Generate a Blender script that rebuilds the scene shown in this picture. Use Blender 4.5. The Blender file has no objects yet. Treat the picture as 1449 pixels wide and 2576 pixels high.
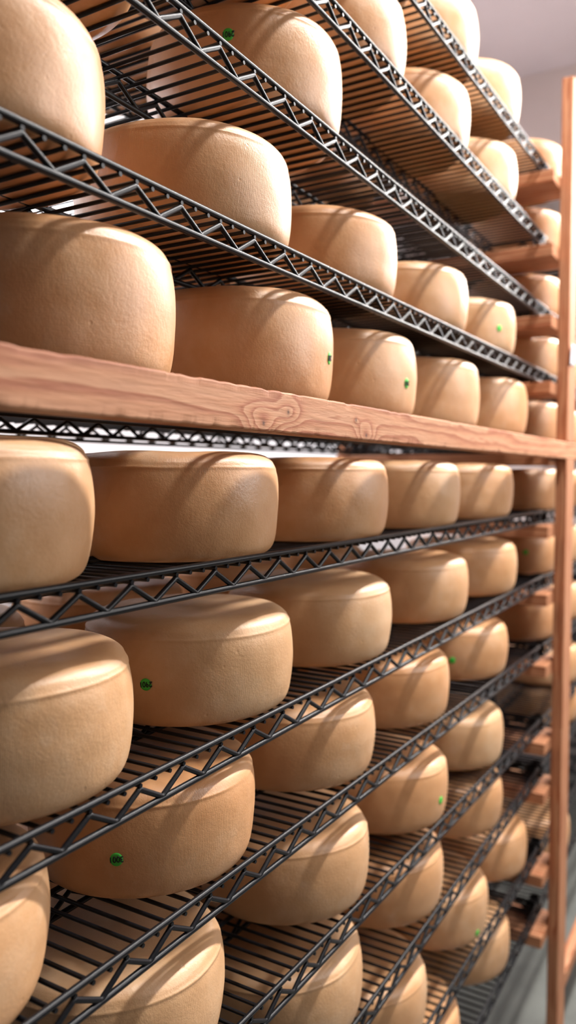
import bpy, bmesh, math, random
from mathutils import Vector, Matrix, noise
random.seed(11)
C = bpy.context.scene.collection
sc = bpy.context.scene
S = 0.55            # metres per layout unit (distance of the camera from the rack front)
EYE = 3.2           # camera height above the floor, layout units
def W(x, y, z): return Vector((x*S, y*S, (z+EYE)*S))

# ------------------------------------------------------------------ materials
def new_mat(name):
    m = bpy.data.materials.new(name); m.use_nodes = True
    nt = m.node_tree; b = nt.nodes['Principled BSDF']
    return m, nt, b
def srgb(r, g, b):
    f = lambda c: (c/255/12.92) if c/255 <= .04045 else ((c/255+.055)/1.055)**2.4
    return (f(r), f(g), f(b), 1)
def N(nt, t, **kw):
    n = nt.nodes.new(t)
    for k, v in kw.items():
        if k.startswith('i_'): n.inputs[k[2:].replace('_', ' ')].default_value = v
        else: setattr(n, k, v)
    return n
def math_node(nt, op, a, b=None, c=None):
    n = nt.nodes.new('ShaderNodeMath'); n.operation = op
    for i, v in enumerate((a, b, c)):
        if v is None: continue
        if isinstance(v, (int, float)): n.inputs[i].default_value = v
        else: nt.links.new(v, n.inputs[i])
    return n.outputs[0]
def ramp(nt, fac, stops):
    r = nt.nodes.new('ShaderNodeValToRGB'); nt.links.new(fac, r.inputs[0])
    e = r.color_ramp.elements
    while len(e) < len(stops): e.new(.5)
    for el, (p, c) in zip(e, stops): el.position = p; el.color = c
    return r.outputs[0]
def noise_tex(nt, vec, scale, detail=3, rough=.5, dist=0):
    n = N(nt, 'ShaderNodeTexNoise'); n.inputs['Scale'].default_value = scale
    n.inputs['Detail'].default_value = detail; n.inputs['Roughness'].default_value = rough
    n.inputs['Distortion'].default_value = dist
    if vec is not None: nt.links.new(vec, n.inputs['Vector'])
    return n.outputs['Fac']

def cheese_material():
    m, nt, b = new_mat('cheese_rind')
    L = nt.links
    tc = N(nt, 'ShaderNodeTexCoord'); oi = N(nt, 'ShaderNodeObjectInfo')
    add = N(nt, 'ShaderNodeVectorMath', operation='ADD')
    mul = N(nt, 'ShaderNodeVectorMath', operation='SCALE'); mul.inputs[3].default_value = 7.0
    cmb = N(nt, 'ShaderNodeCombineXYZ'); 
    for i in range(3): L.new(oi.outputs['Random'], cmb.inputs[i])
    L.new(cmb.outputs[0], mul.inputs[0]); L.new(tc.outputs['Object'], add.inputs[0]); L.new(mul.outputs[0], add.inputs[1])
    v = add.outputs[0]
    big = noise_tex(nt, v, 9, 4, .55)
    mid = noise_tex(nt, v, 38, 4, .6)
    mixf = math_node(nt, 'ADD', math_node(nt, 'MULTIPLY', big, .7), math_node(nt, 'MULTIPLY', mid, .3))
    col = ramp(nt, mixf, [(.30, srgb(203, 151, 105)), (.5, srgb(214, 164, 118)), (.70, srgb(225, 183, 143))])
    hsv = N(nt, 'ShaderNodeHueSaturation')
    L.new(col, hsv.inputs['Color'])
    L.new(math_node(nt, 'MULTIPLY_ADD', oi.outputs['Random'], .008, .496), hsv.inputs['Hue'])
    L.new(math_node(nt, 'MULTIPLY_ADD', oi.outputs['Random'], -.10, 1.04), hsv.inputs['Saturation'])
    # whitish bloom patches
    bl = ramp(nt, noise_tex(nt, v, 16, 5, .65), [(.60, (0, 0, 0, 1)), (.78, (1, 1, 1, 1))])
    mx = N(nt, 'ShaderNodeMixRGB'); mx.inputs[2].default_value = srgb(226, 200, 172)
    L.new(math_node(nt, 'MULTIPLY', bl, .35), mx.inputs[0]); L.new(hsv.outputs[0], mx.inputs[1])
    L.new(mx.outputs[0], b.inputs['Base Color'])
    # cloth ribs: fine vertical lines round the side
    sx = N(nt, 'ShaderNodeSeparateXYZ'); L.new(tc.outputs['Object'], sx.inputs[0])
    ang = math_node(nt, 'ARCTAN2', sx.outputs[1], sx.outputs[0])
    rib = math_node(nt, 'SINE', math_node(nt, 'MULTIPLY', ang, 620))
    ribz = math_node(nt, 'SINE', math_node(nt, 'MULTIPLY', sx.outputs[2], 3000))
    mask = ramp(nt, noise_tex(nt, v, 11, 3), [(.40, (0, 0, 0, 1)), (.60, (1, 1, 1, 1))])
    ribs = math_node(nt, 'MULTIPLY', math_node(nt, 'ADD', rib, math_node(nt, 'MULTIPLY', ribz, .2)), mask)
    vor = N(nt, 'ShaderNodeTexVoronoi'); vor.inputs['Scale'].default_value = 42; L.new(v, vor.inputs['Vector'])
    pit = ramp(nt, vor.outputs['Distance'], [(.0, (0, 0, 0, 1)), (.11, (1, 1, 1, 1))])
    pitm = ramp(nt, noise_tex(nt, v, 13, 2), [(.50, (0, 0, 0, 1)), (.62, (1, 1, 1, 1))])
    pits = math_node(nt, 'MULTIPLY', math_node(nt, 'SUBTRACT', 1, pit), pitm)
    fine = noise_tex(nt, v, 260, 4, .7)
    h = math_node(nt, 'ADD', math_node(nt, 'MULTIPLY', ribs, .00006), math_node(nt, 'MULTIPLY', fine, .00055))
    h = math_node(nt, 'ADD', h, math_node(nt, 'MULTIPLY', pits, -.0008))
    h = math_node(nt, 'ADD', h, math_node(nt, 'MULTIPLY', mid, .0007))
    bp = N(nt, 'ShaderNodeBump'); bp.inputs['Strength'].default_value = .8; bp.inputs['Distance'].default_value = 1.0
    L.new(h, bp.inputs['Height']); L.new(bp.outputs[0], b.inputs['Normal'])
    L.new(ramp(nt, mid, [(.3, (.30, .30, .30, 1)), (.7, (.44, .44, .44, 1))]), b.inputs['Roughness'])
    b.inputs['Specular IOR Level'].default_value = .55
    b.inputs['Subsurface Weight'].default_value = .12
    b.inputs['Subsurface Radius'].default_value = (.012, .006, .003)
    b.inputs['Subsurface Scale'].default_value = 1.0
    return m

def wood_material(name, axis, knots=(), k=70, tint=1.0):
    """axis: grain direction 0=x 1=y 2=z, in object space (metres)."""
    m, nt, b = new_mat(name); L = nt.links
    tc = N(nt, 'ShaderNodeTexCoord')
    mp = N(nt, 'ShaderNodeMapping'); sc_ = [1, 1, 1]; sc_[axis] = .09
    mp.inputs['Scale'].default_value = sc_; L.new(tc.outputs['Object'], mp.inputs[0])
    v = mp.outputs[0]
    sx = N(nt, 'ShaderNodeSeparateXYZ'); L.new(tc.outputs['Object'], sx.inputs[0])
    o = [0, 1, 2]; o.remove(axis)
    g = math_node(nt, 'ADD', math_node(nt, 'MULTIPLY', sx.outputs[o[0]], k*.8), math_node(nt, 'MULTIPLY', sx.outputs[o[1]], k))
    g = math_node(nt, 'ADD', g, math_node(nt, 'MULTIPLY', noise_tex(nt, v, 22, 4, .55), 4.0))
    for (kx, kz, r, a) in knots:
        dx = math_node(nt, 'SUBTRACT', sx.outputs[axis], kx); dz = math_node(nt, 'SUBTRACT', sx.outputs[2], kz)
        d2 = math_node(nt, 'ADD', math_node(nt, 'MULTIPLY', math_node(nt, 'MULTIPLY', dx, dx), .35), math_node(nt, 'MULTIPLY', dz, dz))
        g = math_node(nt, 'ADD', g, math_node(nt, 'MULTIPLY', math_node(nt, 'EXPONENT', math_node(nt, 'MULTIPLY', d2, -1/(r*r))), a))
    lines = math_node(nt, 'FRACT', g)
    col = ramp(nt, lines, [(0, srgb(196, 143, 107)), (.5, srgb(188, 129, 91)), (.84, srgb(160, 92, 57)), (.95, srgb(172, 110, 74)), (1, srgb(196, 143, 107))])
    fib = noise_tex(nt, v, 260, 3, .6)
    blot = noise_tex(nt, v, 10, 3, .6)
    mx = N(nt, 'ShaderNodeMixRGB', blend_type='OVERLAY'); mx.inputs[0].default_value = .45
    L.new(col, mx.inputs[1]); L.new(ramp(nt, math_node(nt, 'ADD', math_node(nt, 'MULTIPLY', fib, .5), math_node(nt, 'MULTIPLY', blot, .5)), [(.3, (.30, .28, .27, 1)), (.7, (.68, .66, .64, 1))]), mx.inputs[2])
    out = mx.outputs[0]
    for (kx, kz, r, a) in knots:
        dx = math_node(nt, 'SUBTRACT', sx.outputs[axis], kx); dz = math_node(nt, 'SUBTRACT', sx.outputs[2], kz)
        d = math_node(nt, 'SQRT', math_node(nt, 'ADD', math_node(nt, 'MULTIPLY', dx, dx), math_node(nt, 'MULTIPLY', dz, dz)))
        core = ramp(nt, d, [(.0020, (1, 1, 1, 1)), (.0042, (0, 0, 0, 1))])
        m2 = N(nt, 'ShaderNodeMixRGB'); m2.inputs[2].default_value = srgb(70, 38, 24)
        L.new(core, m2.inputs[0]); L.new(out, m2.inputs[1]); out = m2.outputs[0]
    L.new(out, b.inputs['Base Color'])
    b.inputs['Roughness'].default_value = .66
    bp = N(nt, 'ShaderNodeBump'); bp.inputs['Distance'].default_value = .0012; bp.inputs['Strength'].default_value = .5
    L.new(math_node(nt, 'ADD', fib, math_node(nt, 'MULTIPLY', lines, .35)), bp.inputs['Height']); L.new(bp.outputs[0], b.inputs['Normal'])
    return m

def plain(name, col, rough=.5, var=.08, scale=6, bump=0):
    m, nt, b = new_mat(name); L = nt.links
    tc = N(nt, 'ShaderNodeTexCoord'); n = noise_tex(nt, tc.outputs['Object'], scale, 5, .6)
    lo = tuple(c*(1-var) for c in col[:3])+(1,); hi = tuple(min(1, c*(1+var)) for c in col[:3])+(1,)
    L.new(ramp(nt, n, [(.3, lo), (.7, hi)]), b.inputs['Base Color']); b.inputs['Roughness'].default_value = rough
    if bump:
        bp = N(nt, 'ShaderNodeBump'); bp.inputs['Distance'].default_value = bump; bp.inputs['Strength'].default_value = .6
        L.new(n, bp.inputs['Height']); L.new(bp.outputs[0], b.inputs['Normal'])
    return m

M_cheese = cheese_material()
M_wire = plain('black_powder_coat', (.007, .007, .009, 1), .34, .25, 300, .0002)
M_wire.node_tree.nodes['Principled BSDF'].inputs['Specular IOR Level'].default_value = .25
M_green = plain('green_sticker_paper', srgb(72, 200, 70), .55, .05, 200)
M_ink = plain('black_marker_ink', (.012, .012, .014, 1), .5, .05, 200)
M_paper = plain('white_paper', srgb(228, 228, 234), .7, .03, 90)
M_wall = plain('white_painted_wall', srgb(226, 224, 228), .7, .02, 3)
M_end = plain('grey_painted_wall', srgb(222, 206, 200), .75, .03, 2)
M_ceil = plain('painted_ceiling', srgb(226, 212, 212), .8, .03, 2)
M_floor = plain('concrete_floor', srgb(98, 100, 95), .55, .22, 5, .002)

# ------------------------------------------------------------------ helpers
def link(name, me, mat=None, parent=None, loc=None):
    o = bpy.data.objects.new(name, me); C.objects.link(o)
    if mat and me is not None and not me.materials: me.materials.append(mat)
    if parent: o.parent = parent
    if loc is not None: o.location = loc
    return o
def tag(o, label, cat, group=None):
    o['label'] = label; o['category'] = cat
    if group: o['group'] = group
    return o
def struct(o): o['kind'] = 'structure'; return o
def mesh(name, verts, faces, smooth=True, sharp=None):
    me = bpy.data.meshes.new(name); me.from_pydata([tuple(v) for v in verts], [], faces); me.update()
    if smooth:
        me.polygons.foreach_set('use_smooth', [True]*len(me.polygons))
        if sharp: me.set_sharp_from_angle(angle=sharp)
    return me
def tube(V, F, pts, r, n=8, caps=True):
    """append a tube along polyline pts (Vectors) to vertex / face lists"""
    pts = [Vector(p) for p in pts]; base = len(V); up = None
    for i, p in enumerate(pts):
        a = (pts[i]-pts[i-1]).normalized() if i else (pts[1]-pts[0]).normalized()
        b = (pts[i+1]-pts[i]).normalized() if i < len(pts)-1 else a
        t = (a+b).normalized()
        if up is None:
            up = Vector((0, 0, 1)) if abs(t.z) < .9 else Vector((0, 1, 0))
        u = (up - t*up.dot(t)).normalized(); w = t.cross(u); up = u
        k = 1/max(.5, t.dot(a))
        for j in range(n):
            q = 2*math.pi*j/n
            V.append(p + u*math.cos(q)*r*k + w*math.sin(q)*r)
    for i in range(len(pts)-1):
        for j in range(n):
            j2 = (j+1) % n
            F.append((base+i*n+j, base+i*n+j2, base+(i+1)*n+j2, base+(i+1)*n+j))
    if caps:
        F.append(tuple(base+j for j in range(n))[::-1]); e = base+(len(pts)-1)*n
        F.append(tuple(e+j for j in range(n)))
def box_mesh(name, x0, x1, y0, y1, z0, z1, bevel=.002, cuts=0):
    bm = bmesh.new(); bmesh.ops.create_cube(bm, size=1)
    for v in bm.verts:
        v.co = Vector(((x0+x1)/2+v.co.x*(x1-x0), (y0+y1)/2+v.co.y*(y1-y0), (z0+z1)/2+v.co.z*(z1-z0)))
    if bevel: bmesh.ops.bevel(bm, geom=bm.edges[:], offset=bevel, segments=2, affect='EDGES', profile=.5)
    me = bpy.data.meshes.new(name); bm.to_mesh(me); bm.free()
    return me

# ------------------------------------------------------------------ setting
def slab(name, x0, x1, y0, y1, z0, z1, mat):
    a, b_ = W(x0, y0, z0), W(x1, y1, z1)
    me = box_mesh(name, a.x, b_.x, a.y, b_.y, a.z, b_.z, 0)
    return struct(link(name, me, mat))
CEIL = 4.36
slab('floor', -6, 9.2, -5, 5.0, -EYE-.2, -EYE, M_floor)
slab('ceiling', -6, 9.2, -5, 5.0, CEIL, CEIL+.2, M_ceil)
slab('wall_back', -6, 9.2, 3.7, 3.9, -EYE, CEIL, M_wall)
slab('wall_right', 9.0, 9.2, -5, 3.7, -EYE, CEIL, M_end)

# ------------------------------------------------------------------ wire shelves
RR, RZ, RW = .0068, .0057, .0045          # rail, zigzag and deck wire radii (layout units)
TH = .059                                  # rail to rail
PITCH = .0438
LEN, DEP = 4.56, 1.11
TRUSS_Y = (0, .281, .829, 1.11)
SHELF_MESH = {}
def shelf_meshes():
    d = SHELF_MESH
    def fin(name, V, F): return mesh(name, [v*S for v in V], F, True, math.radians(50))
    V, F = [], []; n = int(LEN/PITCH)
    zw = -(RR+RW)*.92
    for i in range(n):
        x = PITCH*(i+.5)
        tube(V, F, [Vector((x, -.0045, zw)), Vector((x, DEP+.0045, zw))], RW, 8)
    d['wire_deck'] = fin('wire_deck', V, F)
    V, F = [], []; tube(V, F, [Vector((0, 0, 0)), Vector((LEN, 0, 0))], RR, 14); d['top_rail'] = fin('top_rail', V, F)
    V, F = [], []; tube(V, F, [Vector((0, 0, -TH)), Vector((LEN, 0, -TH))], RR, 14); d['bottom_rail'] = fin('bottom_rail', V, F)
    V, F = [], []; pts = []; x = PITCH*.5; P3 = PITCH*3; hi = zw-RW-RZ*.6; lo = -TH+RZ*.7; e = .006; dz = (hi-lo)*e/(P3/2)
    while x < LEN-.02:
        pts += [Vector((x-e, 0, hi-dz*.9)), Vector((x-e*.35, 0, hi)), Vector((x+e*.35, 0, hi)), Vector((x+e, 0, hi-dz*.9))]
        xm = x+P3/2
        if xm < LEN-.02:
            pts += [Vector((xm-e, 0, lo+dz*.9)), Vector((xm-e*.35, 0, lo)), Vector((xm+e*.35, 0, lo)), Vector((xm+e, 0, lo+dz*.9))]
        x += P3
    tube(V, F, pts, RZ, 10); d['truss_wire'] = fin('truss_wire', V, F)
    V, F = [], []
    for z in (0, -TH): tube(V, F, [Vector((0, 0, z)), Vector((0, DEP, z))], RR, 12)
    k = 12
    tube(V, F, [Vector((0, DEP*(i+.3)/k, -.01 if i % 2 else -TH+.004)) for i in range(k)], RZ, 8)
    d['end_truss'] = fin('end_truss', V, F)
    V, F = [], []; n = 20; prof = [(.026, .012), (.030, .012), (.030, -.063), (.025, -.063)]
    for (r, z) in prof:
        for j in range(n): V.append(Vector((r*math.cos(2*math.pi*j/n), r*math.sin(2*math.pi*j/n), z)))
    for i in range(4):
        for j in range(n):
            a = i*n; b2 = ((i+1) % 4)*n
            F.append((a+j, a+(j+1) % n, b2+(j+1) % n, b2+j))
    d['corner_collar'] = fin('corner_collar', V, F)
shelf_meshes()
def wire_shelf(x0, y0, z, tilt, label, group):
    root = bpy.data.objects.new('wire_shelf', None); C.objects.link(root)
    root.location = W(x0, y0, z); root.rotation_euler = (0, -math.atan(tilt), 0)
    root.empty_display_size = .05
    tag(root, label, 'shelf', group)
    link('wire_deck', SHELF_MESH['wire_deck'], M_wire, root)
    for ty in TRUSS_Y:
        for nm in ('top_rail', 'truss_wire', 'bottom_rail'):
            link(nm, SHELF_MESH[nm], M_wire, root, (0, ty*S, 0))
    for ex in (0, LEN): link('end_truss', SHELF_MESH['end_truss'], M_wire, root, (ex*S, 0, 0))
    for ex in (.03, LEN-.03):
        for ey in (.03, DEP-.03): link('corner_collar', SHELF_MESH['corner_collar'], M_wire, root, (ex*S, ey*S, 0))
    return root
# level: z at x = 2.5, slope, wording
LEVELS = {
 'A': (1.574, .016, 'topmost wire shelf in view'),
 'B': (1.2405, -.003, 'second wire shelf from the top'),
 'C': (.8993, -.011, 'third wire shelf from the top'),
 'D': (.5459, 0, 'wire shelf just above the wooden beam'),
 'E': (.184, .002, 'shelf behind the wooden beam'),
 'F': (-.187, 0, 'first wire shelf below the wooden beam'),
 'G': (-.5594, .0122, 'second wire shelf below the wooden beam'),
 'H': (-.897, -.0064, 'third wire shelf below the wooden beam'),
 'I': (-1.279, -.020, 'fourth wire shelf below the wooden beam'),
 'J': (-1.614, .022, 'fifth wire shelf below the wooden beam'),
 'K': (-1.992, -.012, 'sixth wire shelf below the wooden beam'),
 'L': (-2.372, .02, 'lowest wire shelf in view'),
}
X0 = -.2; XE = X0+LEN
PHASE = dict(A=.02, B=.05, C=.0, D=.0, E=.03, F=.02, G=.0, H=.04, I=.01, J=.03, K=.02, L=.0)
def lev(k, x): z, s, _ = LEVELS[k]; return z+s*(x-2.5)
for k, (z, s, w) in LEVELS.items():
    x0 = X0-PHASE[k]
    wire_shelf(x0, 1.0, lev(k, x0), s, 'black '+w+', left of the wooden post', 'black wire shelves left of the post')
for k, (z, s, w) in LEVELS.items():
    wire_shelf(4.39, 1.0, lev(k, 4.33)-.005, 0, 'black '+w+', continuing right of the wooden post', 'black wire shelves right of the post')

# ------------------------------------------------------------------ wooden frame
BEAM_Z0, BEAM_Z1 = .0905, .1765
kn = lambda x, z: (x*S, (z+EYE)*S)
M_beam = wood_material('fir_beam', 0, [(*kn(1.372, .106), .020, 3.2), (*kn(1.47, .135), .016, 2.0), (*kn(1.86, .103), .018, 3.0), (*kn(1.80, .138), .006, .8)], 42)
M_post = wood_material('fir_post', 2)
M_arm = wood_material('fir_arm', 1)
frame = bpy.data.objects.new('wooden_rack_frame', None); C.objects.link(frame); frame.location = W(4.39, .9, -EYE)
tag(frame, 'reddish bare timber rack frame, post at right and one beam along the front', 'rack frame')
def fpart(name, x0, x1, y0, y1, z0, z1, mat, bev=.003):
    a, b_ = W(x0, y0, z0), W(x1, y1, z1)
    me = box_mesh(name, a.x, b_.x, a.y, b_.y, a.z, b_.z, bev)
    me.transform(Matrix.Translation(-frame.location))
    return link(name, me, mat, frame)
PX0, PX1, PY0, PY1 = 4.30, 4.48, .872, .931
def beam_part():
    # long front beam with worn, slightly chipped edges
    a, b_ = W(-.3, .872, BEAM_Z0), W(6.6, .931, BEAM_Z1)
    bm = bmesh.new(); nx = 900
    ring = []
    h, d, c = b_.z-a.z, b_.y-a.y, .0022
    for (y, z) in [(0, c), (0, h*.2), (0, h*.4), (0, h*.6), (0, h*.8), (0, h-c), (c*.3, h-c*.3), (c, h), (d-c, h), (d, h-c), (d, c), (d-c, 0), (c, 0), (c*.3, c*.3)]:
        ring.append((y, z))
    rows = []
    for i in range(nx+1):
        x = a.x+(b_.x-a.x)*i/nx; row = []
        for (y, z) in ring:
            yy, zz = y, z
            if z > h-.004 and y < .004:
                k = max(0, noise.noise(Vector((x*38, 1.7, 0)))-.12)+.5*max(0, noise.noise(Vector((x*160, 7, 0)))-.2); zz -= k*.0026; yy += k*.0015
            if z < .004 and y < .004:
                k = max(0, noise.noise(Vector((x*45, 9.2, 0)))-.05)+.6*max(0, noise.noise(Vector((x*190, 3, 0)))-.1); zz += k*.0026; yy += k*.0015
            row.append(bm.verts.new((x, a.y+yy, a.z+zz)))
        rows.append(row)
    m_ = len(ring)
    for i in range(nx):
        for j in range(m_):
            bm.faces.new((rows[i][j], rows[i][(j+1) % m_], rows[i+1][(j+1) % m_], rows[i+1][j]))
    bm.faces.new(rows[0]); bm.faces.new(rows[-1][::-1]); bmesh.ops.recalc_face_normals(bm, faces=bm.faces[:])
    me = bpy.data.meshes.new('beam'); bm.to_mesh(me); bm.free()
    o = link('beam', me, M_beam, frame); o.location = -frame.location
    return o
beam = beam_part()
fpart('post', PX0, PX1, PY0, PY1, BEAM_Z1, 2.03, M_post)
fpart('post', PX0, PX1, PY0, PY1, -EYE, BEAM_Z0, M_post)
for y in (2.15,): fpart('post', PX0, PX1, y, y+.059, -EYE, 2.03, M_post)
for k in LEVELS:
    zt = lev(k, 4.25)-TH-RR
    if k == 'E': zt -= .004
    fpart('arm', 4.165, 4.30, .931, 2.15, zt-.064, zt, M_arm)
    fpart('arm', 4.30, 4.46, .931, 2.15, zt-.064, zt-.002, M_arm)
fpart('bottom_beam', 4.48, 8.6, PY0, PY1, -2.83, -2.75, M_beam)
# paper tag on the post
def paper_tag():
    V, F = [], []; n = 8; w, h = .1, .105
    for j in range(n+1):
        for i in range(n+1):
            u, v = i/n, j/n
            V.append(Vector((u*w*S, -.0015-.010*(u-.5)**2*2-.004*v*v, v*h*S)))
    for j in range(n):
        for i in range(n):
            a = j*(n+1)+i; F.append((a, a+1, a+n+2, a+n+1))
    me = mesh('paper_tag', V, F)
    o = link('paper_tag', me, M_paper, None, W(PX0-.012, PY0, .575))
    sm = o.modifiers.new('thickness', 'SOLIDIFY'); sm.thickness = .0006
    tag(o, 'small white paper tag fixed to the wooden post', 'tag')
paper_tag()

# ------------------------------------------------------------------ cheese wheels
R, H = .267, .24
CTRL = [(0, 0), (.45, 0), (.76, .0), (.85, .015), (.915, .055), (.955, .13), (.980, .25), (.995, .40), (1.0, .52), (.995, .66), (.984, .76), (.968, .835), (.959, .868), (.938, .908), (.900, .946), (.85, .974), (.77, .992), (.64, 1.0), (.3, 1.004), (0, 1.005)]
def catmull(P, per=4):
    out = []
    for i in range(len(P)-1):
        p0 = P[max(i-1, 0)]; p1 = P[i]; p2 = P[i+1]; p3 = P[min(i+2, len(P)-1)]
        for s in range(per):
            t = s/per
            out.append(tuple(.5*((2*p1[c])+(-p0[c]+p2[c])*t+(2*p0[c]-5*p1[c]+4*p2[c]-p3[c])*t*t+(-p0[c]+3*p1[c]-3*p2[c]+p3[c])*t**3) for c in (0, 1)))
    out.append(P[-1]); return out
PROF = catmull(CTRL)
def ridge(zf): return .008*math.exp(-((zf-.850)/.013)**2)
def rad_at(zf):
    """outer radius (fraction) at height fraction"""
    best = 0
    for (a, b_) in zip(PROF[:-1], PROF[1:]):
        if (a[1]-zf)*(b_[1]-zf) <= 0 and abs(b_[1]-a[1]) > 1e-6:
            t = (zf-a[1])/(b_[1]-a[1]); best = max(best, a[0]+t*(b_[0]-a[0]))
    return best
def wob(th, zf, sd):
    p = Vector((math.cos(th)*1.3+sd*9.1, math.sin(th)*1.3, zf*1.4+sd*3))
    q = Vector((math.cos(th)*5+sd*5.3, math.sin(th)*5, zf*4))
    return .012*noise.noise(p)+.004*noise.noise(q)
NSEG = 120
def cheese_mesh(sd):
    V, F = [], []
    prof = [p for p in PROF[1:-1]]
    V.append(Vector((0, 0, 0)))
    for (rf, zf) in prof:
        for j in range(NSEG):
            th = 2*math.pi*j/NSEG
            rd = ridge(zf+.012*noise.noise(Vector((math.cos(th)*2, math.sin(th)*2, sd*4)))) * (.6+.8*noise.noise(Vector((math.cos(th)*1.5+sd, math.sin(th)*1.5, 3))))
            k = rf*(1+wob(th, zf, sd)*(1 if rf > .5 else rf*2))+(rd if rf > .8 else 0)
            zz = zf+(.014*noise.noise(Vector((rf*math.cos(th)*2, rf*math.sin(th)*2, sd*7))) if zf > .9 else 0)
            V.append(Vector((R*S*k*math.cos(th), R*S*k*math.sin(th), H*S*zz)))
    V.append(Vector((0, 0, H*S*PROF[-1][1])))
    m_ = len(prof)
    for j in range(NSEG): F.append((0, 1+(j+1) % NSEG, 1+j))
    for i in range(m_-1):
        for j in range(NSEG):
            a = 1+i*NSEG; b_ = a+NSEG; j2 = (j+1) % NSEG
            F.append((a+j, a+j2, b_+j2, b_+j))
    a = 1+(m_-1)*NSEG; t = len(V)-1
    for j in range(NSEG): F.append((a+j, a+(j+1) % NSEG, t))
    me = mesh('cheese_wheel', V, F); me.materials.append(M_cheese)
    return me
CM = [cheese_mesh(i*1.37+.3) for i in range(7)]
DIG = {  # pen strokes in a 0..1 box
 '2': [[(.05, .75), (.2, .95), (.5, 1), (.8, .9), (.85, .7), (.6, .4), (.05, .05), (.3, .03), (.95, .08)]],
 '9': [[(.85, .75), (.6, .98), (.25, .9), (.12, .65), (.35, .45), (.7, .55), (.85, .8), (.8, .4), (.65, 0)]],
 '0': [[(.5, 1), (.15, .8), (.08, .4), (.3, .02), (.65, .02), (.9, .4), (.85, .8), (.5, 1)]],
 '1': [[(.45, 1), (.5, .5), (.5, 0)]],
 '3': [[(.1, .9), (.45, 1), (.8, .85), (.75, .62), (.4, .52), (.8, .42), (.9, .2), (.55, 0), (.1, .08)]],
}
def sticker(parent, sd, th0, zf0, number, rot=math.pi):
    """round green dot stuck on the side of the wheel; th0 in the wheel's own frame"""
    rs = .0138
    def surf(u, v, off):
        th = th0+u/R; zf = zf0+v/H
        k = rad_at(zf)*(1+wob(th, zf, sd))
        return Vector((math.cos(th)*(R*k*S+off), math.sin(th)*(R*k*S+off), H*S*zf))
    V, F = [surf(0, 0, .0007)], []; n = 28
    for r_ in (.33, .66, 1.0):
        for j in range(n): V.append(surf(rs*r_*math.cos(2*math.pi*j/n), rs*r_*math.sin(2*math.pi*j/n), .0007))
    for j in range(n): V.append(surf(rs*math.cos(2*math.pi*j/n), rs*math.sin(2*math.pi*j/n), -.0006))
    for j in range(n): F.append((0, 1+j, 1+(j+1) % n))
    for i in range(3):
        for j in range(n):
            a = 1+i*n; F.append((a+j, a+n+j, a+n+(j+1) % n, a+(j+1) % n))
    st = link('sticker', mesh('sticker', V, F), M_green, parent); st['label'] = 'round green sticker'
    if number:
        V, F = [], []; wd, ht, gap = .0064, .0112, .0080
        cr, sr = math.cos(rot+.10), math.sin(rot+.10)
        for i, ch in enumerate(number):
            for stroke in DIG[ch]:
                pts = []
                P = catmull(stroke, 3)
                for (a, b_) in P:
                    x = (i-(len(number)-1)/2)*gap+(a-.5)*wd+.15*(b_-.5)*wd; y = (b_-.5)*ht
                    pts.append(surf(x*cr-y*sr, x*sr+y*cr, .0009))
                tube(V, F, pts, .00066, 6)
        nb = link('handwritten_number', mesh('handwritten_number', V, F), M_ink, st); nb['label'] = 'black handwritten number '+number
ORD = ['leftmost', 'second from left', 'third from left', 'fourth from left', 'fifth from left', 'sixth from left']
def cheese(x, y, zdeck, label, group, hs=1.0, rs=1.0, variant=None, rot=None, tilt=0):
    i = random.randrange(len(CM)) if variant is None else variant
    o = bpy.data.objects.new('cheese_wheel', CM[i]); C.objects.link(o)
    o.location = W(x, y, zdeck-.0056); o.rotation_mode = 'ZYX'; o.scale = (rs, rs, hs)
    o.rotation_euler = (0, -math.atan(tilt), random.uniform(0, 6.28) if rot is None else rot)
    tag(o, label, 'cheese', group)
    return o, i
YC = 1.25
FRONT = dict(
 A=[2.39, 3.024, 3.654], B=[1.66, 2.303, 2.933, 3.607], C=[1.03, 1.854],
 D=[.933, 1.587, 2.237, 2.942, 3.621], E=[1.131, 1.806, 2.405, 3.1, 3.858], F=[.888, 1.531, 2.184, 2.876, 3.623],
 G=[.999, 1.602, 2.226, 2.987, 3.71], H=[.775, 1.423, 2.093, 2.766, 3.567], I=[1.291, 2.062, 2.76, 3.521],
 J=[2.02, 2.732, 3.514], K=[2.559, 3.317, 3.99], L=[2.945, 3.668])
# stickers: (level, index) -> (world angle on wheel, height fraction, number)
STICK = {('C', 1): (-2.709, .60, '2901'), ('E', 1): (-1.344, .45, '2901'), ('E', 2): (-1.668, .41, '2901'), ('D', 4): (-2.054, .44, None), ('G', 1): (-2.864, .45, '2901'),
         ('H', 1): (-2.64, .43, '3001'), ('H', 4): (-2.758, .41, None), ('I', 2): (-1.67, .42, None), ('K', 1): (-1.829, .22, None)}
SHORT = {'A': 'topmost wire shelf', 'B': 'second shelf from top', 'C': 'third shelf from top', 'D': 'shelf just above beam', 'E': 'shelf behind beam',
         'F': 'first shelf below beam', 'G': 'second shelf below beam', 'H': 'third shelf below beam', 'I': 'fourth shelf below beam', 'J': 'fifth shelf below beam',
         'K': 'sixth shelf below beam', 'L': 'lowest wire shelf'}
RS = {}
HS = {'C': 1.12, 'D': 1.04, 'E': 1.185, ('E', 1): 1.225, 'F': 1.03, ('F', 0): 1.08, ('G', 0): 1.07}
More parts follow.
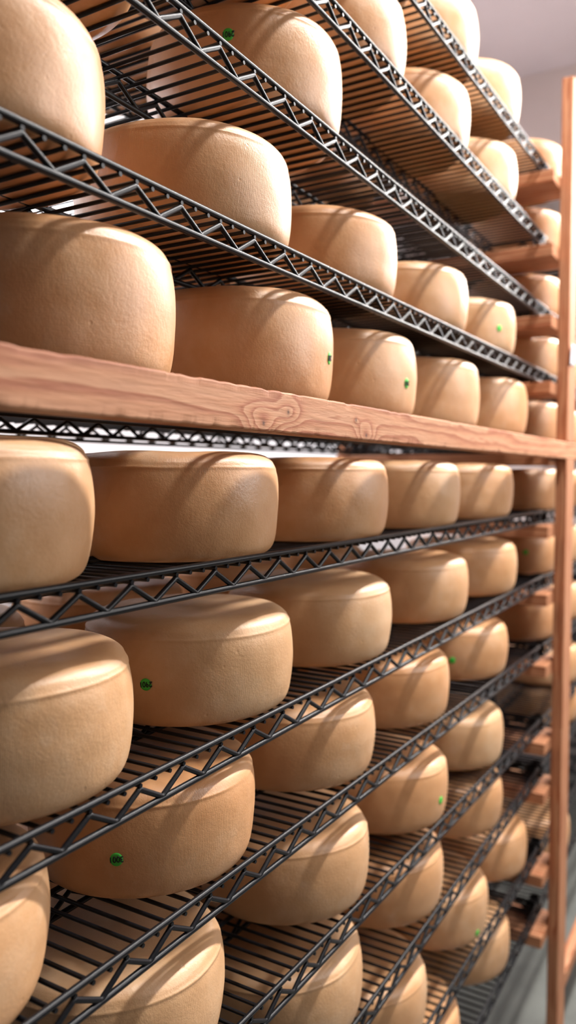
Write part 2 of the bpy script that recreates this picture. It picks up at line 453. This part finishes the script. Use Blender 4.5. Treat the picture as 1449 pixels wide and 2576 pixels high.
for k, xs in FRONT.items():
    for i, x in enumerate(xs):
        x *= 1.0085
        stk = STICK.get((k, i))
        what = 'tan cheese wheel' if not stk else ('cheese wheel with green sticker '+stk[2] if stk[2] else 'cheese wheel with green sticker')
        o, vi = cheese(x, YC, lev(k, x), f'{what}, {ORD[i]} in front row, {SHORT[k]}', 'front row of cheese wheels', tilt=LEVELS[k][1], hs=HS.get((k, i), HS.get(k, 1.02)), rs=RS.get((k, i), random.uniform(.99, 1.005)))
        if stk: sticker(o, vi*1.37+.3, stk[0]-o.rotation_euler.z, stk[1], stk[2])
REAR = dict(A=[2.7, 3.35], B=[1.3, 1.95, 2.6, 3.3], C=[3.0], D=[2.3, 3.2], E=[1.3, 1.95, 2.6, 3.3], F=[1.2, 1.85, 2.5, 3.2], G=[1.22, 1.87, 2.52, 3.2],
            H=[1.1, 1.75, 2.4, 3.1], I=[1.5, 2.15, 2.8, 3.5], J=[1.6, 2.25, 2.9], K=[2.3, 3.0], L=[3.3])
for k, xs in REAR.items():
    for i, x in enumerate(xs):
        cheese(x, 1.80, lev(k, x), f'shaded cheese wheel, {ORD[i]} in back row, {SHORT[k]}', 'back row of cheese wheels', tilt=LEVELS[k][1], hs=random.uniform(.97, 1.03))
NEXT = dict(A=[4.665], B=[4.665], C=[4.665], D=[4.665, 5.35], E=[4.665, 5.35], F=[4.665, 5.35], G=[4.665, 5.35], H=[4.665, 5.35], I=[5.35], J=[5.35], L=[5.1])
for k, xs in NEXT.items():
    for i, x in enumerate(xs):
        o, vi = cheese(x, 1.25, lev(k, 4.33)-.005, f'tan cheese wheel {"just behind" if x < 4.7 else "farther right beyond"} the wooden post on {SHORT[k]}', 'cheese wheels beyond the post')
        if k == 'G' and i == 0: sticker(o, vi*1.37+.3, -2.6-o.rotation_euler.z, .54, None)

# ------------------------------------------------------------------ camera
f_px = 2010.08; yaw, pitch, roll = (math.radians(a) for a in (30.685, -2.6077, .1187))
fwd = Vector((math.cos(yaw), math.sin(yaw), 0)); right = Vector((math.sin(yaw), -math.cos(yaw), 0)); up = Vector((0, 0, 1))
f2 = fwd*math.cos(pitch)+up*math.sin(pitch); u2 = up*math.cos(pitch)-fwd*math.sin(pitch)
r3 = right*math.cos(roll)+u2*math.sin(roll); u3 = u2*math.cos(roll)-right*math.sin(roll)
cam = bpy.data.cameras.new('camera'); co = bpy.data.objects.new('camera', cam); C.objects.link(co)
mw = Matrix((r3, u3, -f2)).transposed().to_4x4(); mw.translation = W(0, 0, 0); co.matrix_world = mw
cam.sensor_fit = 'VERTICAL'; cam.sensor_height = 36; cam.lens = 36*f_px/2576; cam.clip_start = .02
cam.dof.use_dof = True; cam.dof.focus_distance = .95; cam.dof.aperture_fstop = 2.8
sc.camera = co

# ------------------------------------------------------------------ light
def area(name, p, target, sx, sy, power, col=(1, .96, .9)):
    l = bpy.data.lights.new(name, 'AREA'); l.shape = 'RECTANGLE'; l.size = sx; l.size_y = sy; l.energy = power; l.color = col
    o = bpy.data.objects.new(name, l); C.objects.link(o); o.location = W(*p)
    d = (W(*target)-o.location).normalized()
    # keep the long side along x
    z = -d; x = Vector((1, 0, 0)); x = (x - z*x.dot(z)).normalized(); y = z.cross(x)
    o.matrix_world = Matrix.Translation(o.location) @ Matrix((x, y, z)).transposed().to_4x4()
    return o
area('aisle_tube_lamp', (5.2, -.2, 3.15), (4.4, .45, 1.0), 6.0, .12, 325, (1, .965, .93))
area('front_fill_light', (4.4, -3.0, 1.6), (2.5, 1.1, -.8), 2.0, 1.2, 56, (1, .965, .945))  # added broad fill, no real fixture; softens shade on the rack front
area('back_aisle_lamp', (4.6, 3.25, 1.9), (4.6, 3.75, .9), 5.0, .2, 90, (.97, .97, 1))
w = bpy.data.worlds.new('room_ambient'); sc.world = w; w.use_nodes = True
w.node_tree.nodes['Background'].inputs[0].default_value = (1, .96, .93, 1); w.node_tree.nodes['Background'].inputs[1].default_value = .04
sc.view_settings.view_transform = 'Standard'; sc.view_settings.look = 'None'; sc.view_settings.exposure = 0; sc.view_settings.gamma = 1
